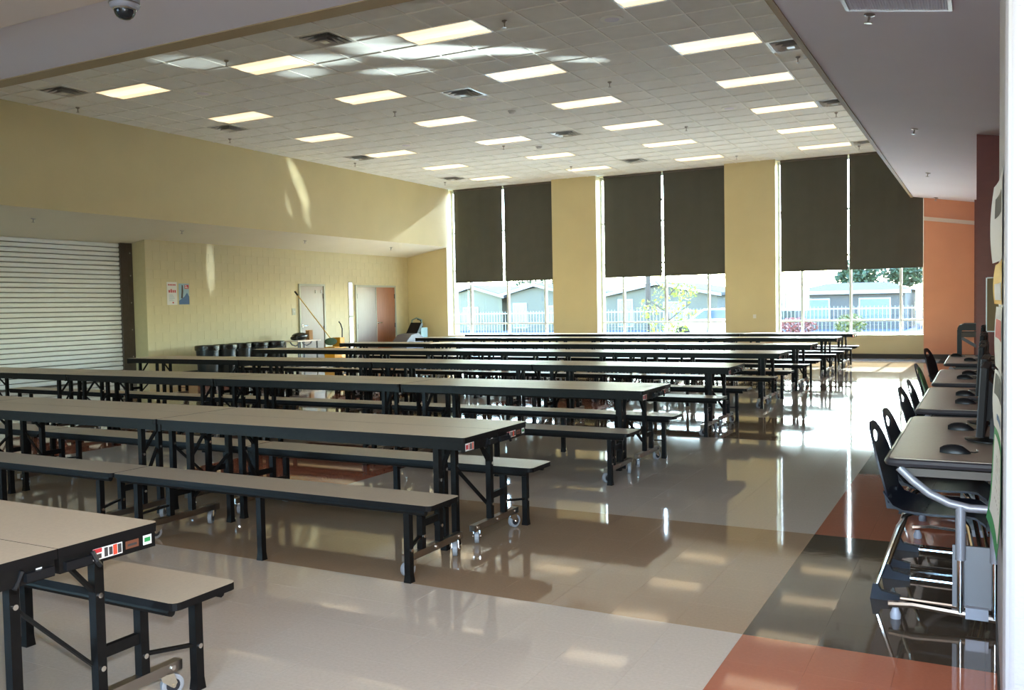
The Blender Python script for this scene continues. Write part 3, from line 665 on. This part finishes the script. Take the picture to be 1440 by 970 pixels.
for k, y in enumerate(DY):
    t = desk0 if k == 0 else copy_tree(desk0); t.location = (DX0, y, 0)
    tag(t, 'beige computer desk with curved silver legs, ' + DN[k], 'desk', 'computer desks along the right wall')
# monitors
def make_monitor():
    t = empty('monitor')                                  # faces -x
    pn = MB().prism([(-.012,-.24),(.012,-.24),(.02,-.235),(.02,.235),(.012,.24),(-.012,.24)], .045, .375).build('panel', mMonBack, t)
    MB().box(-.0135,-.011,-.225,.225,.062,.36).build('screen', mScreen, pn)
    mb = MB()
    for a in ((-.24,.24,.045,.062),(-.24,.24,.36,.375),(-.24,-.225,.062,.36),(.225,.24,.062,.36)): mb.box(-.0165,-.011,a[0],a[1],a[2],a[3])
    mb.build('bezel', mPlast, pn)
    MB().prism([(.02,.11),(.05,.14),(.05,.28),(.02,.31)], -.13, .13, axis='y').build('back_bulge', mMonBack, t)
    MB().box(.035,.06,-.03,.03,.01,.2).build('neck', mPlast, t)
    MB().lathe([(.105,0),(.105,.006),(.03,.016)], 20, (.03,0,0)).build('base', mPlast, t, True)
    return t
mon0 = make_monitor(); first = True
MY = [(4.98,'on the nearest desk, near seat'),(5.66,'on the nearest desk, far seat'),(6.98,'on the second desk, near seat'),(7.62,'on the second desk, far seat'),(8.98,'on the third desk, near seat'),(9.62,'on the third desk, far seat'),(11.55,'on the farthest desk, near seat'),(12.2,'on the farthest desk, far seat')]
for y, lb in MY:
    t = mon0 if first else copy_tree(mon0); first = False
    t.location = (-.012 if y < 6 else -.03, y, .7495); t.rotation_euler = (0, R(3), R(-2))
    tag(t, 'thin black flat monitor ' + lb, 'monitor', 'computer monitors')
def make_mouse():
    t = empty('computer_mouse')
    mb = MB(); n = 14; rows = []
    for i in range(9):
        u = -1+2*i/8; wdt = .031*math.sqrt(max(.0, 1-.85*abs(u)**3)); hgt = .034*math.sqrt(max(.02, 1-abs(u+.15)**2.2 if abs(u+.15) < 1 else .02))
        rows.append([(u*.056, wdt*math.cos(math.pi*k/n), hgt*math.sin(math.pi*k/n)+.001) for k in range(n+1)])
    v = [p for r_ in rows for p in r_]; f = [(i*(n+1)+k, i*(n+1)+k+1, (i+1)*(n+1)+k+1, (i+1)*(n+1)+k) for i in range(8) for k in range(n)]
    f += [tuple(range(n+1)), tuple(8*(n+1)+k for k in range(n+1))]
    mb.add(v, f); mb.build('shell', mPlast, t, True)
    MB().tube([(.018,-.004,.026),(.018,.004,.026)], .007, 10).build('wheel', mGreyPl, t)
    MB().tube([(.055,0,.006),(.07,.01,.004),(.08,.03,.004),(.075,.09,.004)], .0022, 6).build('cable', mPlast, t, True)
    return t
mo0 = make_mouse(); first = True
for x, y, lb in [(-.117,4.57,'at the near seat of the nearest desk'),(-.11,5.39,'at the far seat of the nearest desk'),(-.11,6.74,'at the near seat of the second desk'),(-.12,7.30,'at the far seat of the second desk'),(-.15,8.82,'at the near seat of the third desk'),(-.12,9.32,'at the far seat of the third desk'),(-.14,11.35,'at the near seat of the farthest desk'),(-.3,12.2,'at the far seat of the farthest desk')]:
    t = mo0 if first else copy_tree(mo0); first = False
    t.location = (x, y, .7425); t.scale = (1.15,1.15,1.15)
    tag(t, 'black computer mouse ' + lb, 'computer mouse', 'computer mice')
# ------------------------------------------------------------------ chairs (facing +x)
def shell(outer, holec, holer, depthf, th, n=32, rings=5):
    mb = MB(); v = []; f = []
    for side in (0, 1):
        for q in range(rings+1):
            for k in range(n):
                a = 2*math.pi*k/n; o = outer(a); h_ = (holec[0]+holer[0]*math.cos(a), holec[1]+holer[1]*math.sin(a))
                s = q/rings; y, z = h_[0]+(o[0]-h_[0])*s, h_[1]+(o[1]-h_[1])*s
                p = depthf(y, z); v.append((p[0]+(th if side else 0), p[1], p[2]))
    N = n*(rings+1)
    for side in (0, 1):
        for q in range(rings):
            for k in range(n):
                k2 = (k+1)%n; a = side*N+q*n; f.append((a+k, a+k2, a+n+k2, a+n+k))
    for q in (0, rings):
        for k in range(n): k2 = (k+1)%n; f.append((q*n+k, q*n+k2, N+q*n+k2, N+q*n+k))
    return mb.add(v, f)
def make_chair(mat):
    t = empty('school_chair')
    def outer(a):                                          # backrest outline in (y, z)
        c, s = math.cos(a), math.sin(a); e = .62
        y = .205*abs(c)**e*(1 if c > 0 else -1); z = .64+.205*abs(s)**e*(1 if s > 0 else -1)
        if z > .64: y *= 1-.35*((z-.64)/.205)**1.5
        return y, z
    def dep(y, z): return (-.215-.10*(z-.45)/.4+.45*y*y, y, z)
    shell(outer, (0,.772), (.068,.030), dep, .009).build('backrest', mat, t, True)
    mb = MB(); nx, ny = 10, 8; v = []; f = []
    for side in (0, 1):
        for i in range(nx+1):
            for j in range(ny+1):
                u = i/nx; w_ = -1+2*j/ny; x = -.225+.44*u; hw = .20+.015*math.sin(math.pi*u)
                z = .445+.012*abs(w_)**3+(.075*(1-u/.18)**2 if u < .18 else 0)-(.045*((u-.82)/.18)**2 if u > .82 else 0)-.012*math.sin(math.pi*u)
                v.append((x, w_*hw, z-(.011 if side else 0)))
    N = (nx+1)*(ny+1)
    for side in (0, 1):
        for i in range(nx):
            for j in range(ny): a = side*N+i*(ny+1)+j; f.append((a, a+1, a+ny+2, a+ny+1))
    rim = [i*(ny+1) for i in range(nx+1)]+[nx*(ny+1)+j for j in range(1,ny+1)]+[i*(ny+1)+ny for i in range(nx-1,-1,-1)]+[j for j in range(ny-1,0,-1)]
    for k in range(len(rim)): a, b = rim[k], rim[(k+1)%len(rim)]; f.append((a, b, b+N, a+N))
    mb.add(v, f).build('seat', mat, t, True)
    for s in (-1, 1):
        y = s*.185
        fr = MB().tube([(-.10,s*.13,.425),(-.135,s*.155,.41),(-.16,y,.36),(-.255,y,.075),(-.265,y,.045),(-.25,y,.022),(-.21,y,.014),(.16,y,.014),(.20,y,.03),(.20,y,.07),(.14,s*.165,.39),(.11,s*.14,.425)], .011, 8).build('leg_frame', mChrome, t, True)
        MB().prism([(-.285,0),(-.15,0),(-.15,.03),(-.235,.045),(-.25,.075),(-.272,.075)], y-.016, y+.016, axis='y').build('foot_cap', mat, fr)
        # backrest flanks joining the seat
        MB().prism([(-.225,.50),(-.205,.50),(-.19,.455),(-.16,.44),(-.215,.44)], s*.12-.035, s*.12+.035, axis='y').build('back_strut', mat, t)
    MB().tube([(-.10,-.13,.425),(-.10,.13,.425)], .010, 8).build('cross_tube', mChrome, t); MB().tube([(.11,-.14,.425),(.11,.14,.425)], .010, 8).build('cross_tube', mChrome, t)
    for y in (-.1,-.03,.04,.11): MB().ell((-.05,y,.43),(.006,.006,.006),8,5).build('rivet', mChrome, t)
    return t
ch0 = make_chair(mNavy); chG = make_chair(mGreenCh)
CH = [(-.195,4.80,'at the near seat of the nearest desk'),(-.19,5.40,'at the far seat of the nearest desk'),(-.215,6.72,'at the near seat of the second desk'),(-.205,7.35,'at the far seat of the second desk'),
      (-.27,9.22,'at the third desk'),(-.34,12.1,'at the farthest desk')]
for k, (x, y, lb) in enumerate(CH):
    t = ch0 if k == 0 else copy_tree(ch0); t.location = (x, y, 0); t.rotation_euler = (0,0,R((-3,-3,-4,-2,-3,-12)[k]))
    tag(t, 'navy plastic school chair with chrome legs ' + lb, 'chair', 'navy school chairs')
chG.location = (-.215, 8.78, 0)
tag(chG, 'dark green plastic school chair tucked under the third desk', 'chair')
# ------------------------------------------------------------------ dark cart by the orange wall, board on pier, paper on white pier
t = tag(empty('equipment_cart', (-.10, 16.6, 0)), 'tall black equipment cart standing before the orange wall', 'cart')
MB().prism([(-.29,.93),(.35,.93),(.35,1.04),(-.20,1.04),(-.27,1.01),(-.29,.97)], -.3, .3, axis='y').build('top_shell', mPlast, t)
for x, y in ((-.265,-.27),(-.265,.27),(.32,-.27),(.32,.27)): MB().box(x-.03,x+.03,y-.03,y+.03,.06,.94).build('post', mPlast, t)
MB().box(-.24,.33,-.28,.28,.82,.9).build('drawer', mDarkSteel, t)
MB().box(-.24,.33,-.28,.28,.40,.43).build('shelf', mDarkSteel, t); MB().box(-.24,.33,-.28,.28,.10,.13).build('shelf', mDarkSteel, t)
MB().bar((-.24,0,.80),(.3,0,.45),.05,.012).build('brace', mGreyPl, t)
for x in (-.25,.3):
    for y in (-.25,.25): MB().tube([(x-.015,y,.035),(x+.015,y,.035)], .035, 12).build('caster', mPlast, t)
t = tag(empty('cork_board', (.06, 13.92, 1.36)), 'narrow cork board fixed on the dark red pier', 'notice board')
MB().box(-.03,.38,0,.015,-.36,.36).build('panel', mPic, t); MB().box(-.045,-.03,-.008,.02,-.37,.37).box(.38,.395,-.008,.02,-.37,.37).box(-.03,.38,-.008,.02,.36,.375).box(-.03,.38,-.008,.02,-.375,-.36).build('frame', mAlu, t)
def sheet(y0, y1, z0, z1_, curl, mats, inks, name, label, ny=8, nz=8, curlz=0):
    t = tag(empty(name, (PX-.002, y0, z0)), label, 'poster', 'papers on the white pier')
    def P(u, v_): return (-.003-curl*(u**3)*(.4+.6*abs(math.sin(2.2*v_+.6)))-curlz*((1-v_)**4)*(.5+.5*u), u*(y1-y0), v_*(z1_-z0))
    def grid(a, b, c, d, off, nm, m, par):
        mb = MB(); vv = []; ff = []
        for sd_ in (0, 1):
            for i in range(ny+1):
                for j in range(nz+1):
                    p = P(a+(b-a)*i/ny, c+(d-c)*j/nz); vv.append((p[0]-off+(.0008 if sd_ else 0), p[1], p[2]))
        N = (ny+1)*(nz+1)
        for sd_ in (0, 1):
            for i in range(ny):
                for j in range(nz): q = sd_*N+i*(nz+1)+j; ff.append((q, q+1, q+nz+2, q+nz+1))
        return mb.add(vv, ff).build(nm, m, par, True)
    grid(0,1,0,1,0,'sheet',mats,t)
    for a, b, c, d, nm, m in inks: grid(a,b,c,d,.0015,nm,m,t)
    return t
sheet(3.20, 3.78, 1.58, 1.86, .03, mPaper, [(.2,.8,.55,.8,'print_block',mDarkInk)], 'paper_sheet', 'curled paper sheet highest on the white pier')
sheet(3.22, 3.80, 1.43, 1.575, .02, mYelInk, [(.1,.9,.1,.5,'print_block',mPaper)], 'paper_sheet', 'yellow edged paper below the highest sheet on the white pier')
sheet(3.20, 3.78, 1.20, 1.42, .015, mPaper, [(.1,.9,.5,.8,'print_block',mRedInk)], 'paper_sheet', 'white paper with red print on the white pier')
sheet(3.20, 3.76, .98, 1.19, .02, mPaper, [(.1,.9,.6,.95,'print_block',mDarkInk),(.2,.7,.2,.3,'print_line',mBlueInk)], 'paper_sheet', 'white paper with dark picture on the white pier')
sheet(3.18, 3.82, .62, .975, .02, mGreenInk, [(.08,.92,.12,.92,'inner_sheet',mPaper),(.2,.8,.3,.75,'picture',mBrownInk)], 'paper_sheet', 'green bordered poster curling off the white pier', curlz=.025)
# ------------------------------------------------------------------ outdoors
mGround = MAT('outdoor_concrete', srgb(205,205,198), .9, noise=.08, nscale=.6); mLawn = MAT('outdoor_lawn', srgb(84,100,48), .95, spec=0, noise=.2, nscale=3)
mAsph = MAT('outdoor_asphalt', srgb(92,92,98), .95, spec=0, noise=.06, nscale=2)
struct(MB().box(-80, 40, 24.6, 34, -.3, -.05).box(-80, 40, 34, 38.5, -.3, -.04, 1).box(-80, 40, 38.5, 140, -.3, -.06, 2).build('ground', [mGround, mLawn, mAsph]), 'pale ground outside the windows')
mH1 = MAT('house_pale_stucco', srgb(104,100,84), .9, noise=.03); mH2 = MAT('house_grey_stucco', srgb(94,90,78), .9, noise=.03); mH3 = MAT('house_blue_grey_stucco', srgb(78,74,70), .9, noise=.03)
mRoof = MAT('roof_shingle', srgb(84,82,80), .95, spec=0, noise=.1, nscale=6); mFasc = MAT('white_fascia', srgb(150,150,146), .9, spec=.1); mHWin = MAT('house_window_glass', srgb(80,95,110), .2)
def house(name, x0, x1, y0, y1, ez, rz, wallm, label, ridge='x', wins=()):
    t = tag(empty(name, ((x0+x1)/2, y0, 0)), label, 'house'); hx = (x1-x0)/2; dy = y1-y0
    MB().box(-hx, hx, 0, dy, -.06, ez).build('walls', wallm, t)
    ov = .3
    if ridge == 'y':
        MB().prism([(-hx, ez), (hx, ez), (0, rz-.12)], 0, dy, axis='y').build('gable', wallm, t)
        MB().prism([(-hx-ov, ez-.12), (0, rz-.02), (hx+ov, ez-.12), (hx+ov, ez+.05), (0, rz+.15), (-hx-ov, ez+.05)], -ov, dy+ov, axis='y').build('roof', mRoof, t)
        MB().prism([(-hx-ov, ez-.16), (0, rz-.06), (hx+ov, ez-.16), (hx+ov, ez+.02), (0, rz+.12), (-hx-ov, ez+.02)], -ov-.04, -ov, axis='y').build('fascia', mFasc, t)
    else:
        h = hx*.42
        MB().add([(-hx-ov,-ov,ez),(hx+ov,-ov,ez),(hx+ov,dy+ov,ez),(-hx-ov,dy+ov,ez),(-hx+h,dy/2,rz),(hx-h,dy/2,rz)], [(0,1,5,4),(2,3,4,5),(1,2,5),(3,0,4),(3,2,1,0)]).build('roof', mRoof, t)
        MB().box(-hx-ov, hx+ov, -ov-.04, -ov, ez-.16, ez+.03).build('fascia', mFasc, t)
    for a, b, c, d in wins:
        wn = MB().box(a-.08, b+.08, -.05, 0, c-.08, d+.08).build('window', mFasc, t); MB().box(a, b, -.07, -.05, c, d).build('pane', mHWin, wn)
    return t
house('house', -9.1, -3.6, 50, 58, 1.95+.0, 2.45, mH3, 'blue grey bungalow with hipped roof outside the right window', 'x', [(-2.2,-1.0,.5,1.5),(.6,2.0,.5,1.5)])
house('house', -2.7, 4.0, 54, 62, 1.9, 2.3, mH1, 'pale bungalow at the right edge of the right window', 'x', [(-3,-2.2,.4,1.4)])
house('house', -20.3, -13.3, 50, 60, 2.0, 2.62, mH2, 'grey gabled house outside the middle window', 'y', [(-2.4,-1.6,.2,1.7),(.4,1.6,.6,1.5)])
house('house', -12.5, -10.2, 56, 62, 2.1, 2.5, mH1, 'small shed with flat eave right of the gabled house', 'x')
house('house', -31.5, -27.1, 50, 58, 2.15, 2.75, mH1, 'pale green gabled house at the left of the left window', 'y', [(-.6,.4,.4,1.4)])
house('house', -26.2, -22.2, 49, 57, 2.25, 2.72, mH2, 'grey green gabled house at the right of the left window', 'y', [(-1.5,-.7,.2,1.6),(.9,1.5,.5,1.4)])
# iron fence
t = tag(empty('iron_fence', (-14.5, 40, 0)), 'white iron picket fence across the street side', 'fence')
mb = MB()
for k in range(150): x = -11+k*.16; mb.box(x-.011, x+.011, -.011, .011, -.05, 1.22)
o = mb.build('pickets', mFasc, t, fix=False); o['kind'] = 'stuff'
MB().box(-11, 13, -.02, .02, 1.08, 1.14).build('top_rail', mFasc, t); MB().box(-11, 13, -.02, .02, .08, .14).build('bottom_rail', mFasc, t)
# trees and shrubs
mLeafY = MAT('yellow_green_leaf', srgb(120,132,36), .6, noise=.25, nscale=5); mLeafD = MAT('dark_green_leaf', srgb(44,62,34), .6, noise=.3, nscale=3); mBark = MAT('bark', srgb(70,60,52), .9)
mLeafP = MAT('pink_blossom_leaf', srgb(130,72,66), .7, noise=.3, nscale=8); mLeafB = MAT('olive_shrub_leaf', srgb(96,98,52), .7, noise=.3, nscale=8)
def leaves(blobs, n, s):
    mb = MB()
    for _ in range(n):
        c, r_ = random.choice(blobs)
        while True:
            p = Vector((random.uniform(-1,1), random.uniform(-1,1), random.uniform(-1,1)))
            if p.length < 1: break
        p = Vector((c[0]+p.x*r_[0], c[1]+p.y*r_[1], c[2]+p.z*r_[2]))
        a = Vector((random.gauss(0,1), random.gauss(0,1), random.gauss(0,1))).normalized(); b = a.cross(Vector((random.gauss(0,1), random.gauss(0,1), random.gauss(0,1)))).normalized()
        q = s*random.uniform(.6,1.3); mb.add([p-a*q, p+b*q*.55, p+a*q, p-b*q*.55], [(0,1,2,3)])
    return mb
t = tag(empty('street_tree', (-9.75, 30, -.05)), 'slender tree with sparse yellow green leaves outside the middle window', 'tree')
MB().tube([(0,0,0),(.03,0,1),(-.03,.05,2),(.05,0,3.4)], [.05,.045,.035,.02], 8).build('trunk', mBark, t, True)
for a, b in (((.02,0,.9),(.8,.1,1.5)),((0,0,1.2),(-.75,0,1.7)),((0,0,1.7),(.6,.1,2.4)),((0,0,1.9),(-.6,-.1,2.5))): MB().tube([a,b], [.022,.01], 6).build('branch', mBark, t)
leaves([((-.6,0,1.35),(.5,.5,.35)),((.55,0,1.2),(.55,.5,.4)),((0,0,1.9),(.6,.6,.5)),((-.2,0,.75),(.7,.5,.3)),((.7,0,1.9),(.45,.4,.3)),((.1,0,2.7),(.6,.6,.6)),((.35,0,.7),(.4,.4,.25))], 620, .065).build('foliage', mLeafY, t, fix=False)
t = tag(empty('shade_tree', (-6.3, 66, -.05)), 'broad dark green tree rising behind the blue grey bungalow', 'tree')
MB().tube([(0,0,0),(0,0,2.4)], [.25,.16], 8).build('trunk', mBark, t, True)
leaves([((0,0,3.6),(2.6,2,1.1)),((-1.6,0,3.1),(1.4,1.4,.8)),((1.7,0,3.2),(1.3,1.3,.8))], 2600, .17).build('foliage', mLeafD, t, fix=False)
t = tag(empty('shade_tree', (-30, 62, -.05)), 'loose green tree above the houses outside the left window', 'tree')
MB().tube([(0,0,0),(0,0,2.6)], [.2,.12], 8).build('trunk', mBark, t, True)
leaves([((0,0,3.6),(2.6,1.6,.9)),((2.4,0,3.4),(1.5,1.2,.7))], 1100, .15).build('foliage', mLeafD, t, fix=False)
for x, y, r_, hh, m, lb in [(-6.9,37.6,1.0,.82,mLeafP,'pink flowering shrub along the fence outside the right window'),(-4.55,36.5,.62,.95,mLeafB,'rounded olive shrub in the middle of the right window'),(-8.5,37.6,.55,.8,mLeafP,'small pink shrub at the left of the right window')]:
    t = tag(empty('shrub', (x, y, -.05)), lb, 'shrub')
    leaves([((0,0,hh*.62),(r_,.6,hh*.42))], 700, .06).build('foliage', m, t, fix=False)
    MB().tube([(0,0,0),(0,0,hh*.5)], .04, 6).build('stem', mBark, t)
for x, y, lean, r_, lb in [(-14.6,42,0,.14,'tall utility pole behind the yellow green tree'),(-9.55,34.5,-.25,.07,'thin leaning pole at the right of the middle window')]:
    t = tag(empty('utility_pole', (x, y, -.05)), lb, 'pole')
    MB().tube([(0,0,0),(-lean,0,7)], [r_, r_*.8], 8).build('shaft', mBark, t, True); MB().box(-lean-.8,-lean+.8,-.05,.05,6.5,6.62).build('crossarm', mBark, t)
# parked white car
mCarP = MAT('white_car_paint', srgb(235,235,235), .25, coat=.5)
t = tag(empty('parked_car', (-9.3, 35.6, -.05)), 'white parked car outside the middle window', 'car')
body = [(-2.1,.30),(-2.1,.62),(-1.9,.74),(-1.1,.86),(-.5,1.28),(.9,1.30),(1.6,.92),(2.1,.86),(2.15,.35),(1.9,.25),(-1.9,.25)]
MB().prism(body, -.85, .85, axis='y').build('body', mCarP, t)
for s in (-1,1): MB().prism([(-.95,.88),(-.48,1.22),(.85,1.24),(1.35,.92)], s*.86-.006, s*.86+.006, axis='y').build('side_window', mHWin, t)
for x in (-1.35,1.35):
    for s in (-1,1):
        wv = MB().tube([(x,s*.86-.1,.31),(x,s*.86+.02,.31)], .31, 18).build('wheel', mPlast, t); MB().tube([(x,s*.885,.31),(x,s*.895,.31)], .18, 12).build('hubcap', mSilver, wv)
# ------------------------------------------------------------------ spot lamps added outside, standing in for sun glare on ceiling and wall
def glint(src, dst, size, power, sx=1, sy=1, blend=.9, roll=0):
    l = bpy.data.lights.new('added_glare_spot', 'SPOT'); l.energy = power; l.spot_size = size; l.spot_blend = blend; l.shadow_soft_size = .01; l.color = (.92,.98,1.0)
    o = bpy.data.objects.new('added_glare_spot', l); COL.objects.link(o); o.location = src
    q = (Vector(dst)-Vector(src)).to_track_quat('-Z', 'Y'); o.rotation_euler = (q @ Vector((0,0,1)).rotation_difference(Vector((0,0,1)))).to_euler()
    o.rotation_euler = (q.to_matrix() @ Matrix.Rotation(roll, 3, 'Z')).to_euler(); o.scale = (sx, sy, 1)
    return o

for dx, dy, sx_, sy_, pw, rl in [(-7.2,11.0,.09,.018,70000,-12),(-8.7,10.6,.06,.012,42000,-8),(-10.4,9.7,.045,.014,26000,-5),(-6.3,11.5,.08,.011,45000,-14),(-8.1,11.7,.06,.010,36000,-10),(-7.6,10.2,.06,.008,36000,-6),(-9.4,11.0,.05,.010,30000,-4),(-12.4,12.1,.03,.008,14000,0),(-5.4,12.6,.05,.010,22000,-14)]:
    glint((-2.4, 28.3, .62), (dx, dy, 5.147), sx_, pw, 1, sy_/sx_, 1.0, R(rl))
glint((-3.0, 28.0, .6), (-14.85, 17.1, 4.55), .085, 7500, 1, .28, 1.0, R(90+28))
glint((-3.0, 28.0, .6), (-14.85, 16.55, 4.2), .07, 5000, 1, .2, 1.0, R(90+24))
glint((-3.0, 28.0, .6), (-16.4, 15.65, 2.5), .085, 6500, 1, .16, 1.0, R(90))
for y_, z_, pw in ((17.25, 4.15, 4200), (16.9, 4.85, 3200), (16.2, 4.7, 2400), (17.35, 3.75, 3600)):
    glint((-3.0, 28.0, .6), (-14.85, y_, z_), .045, pw, 1, .35, 1.0, R(115))
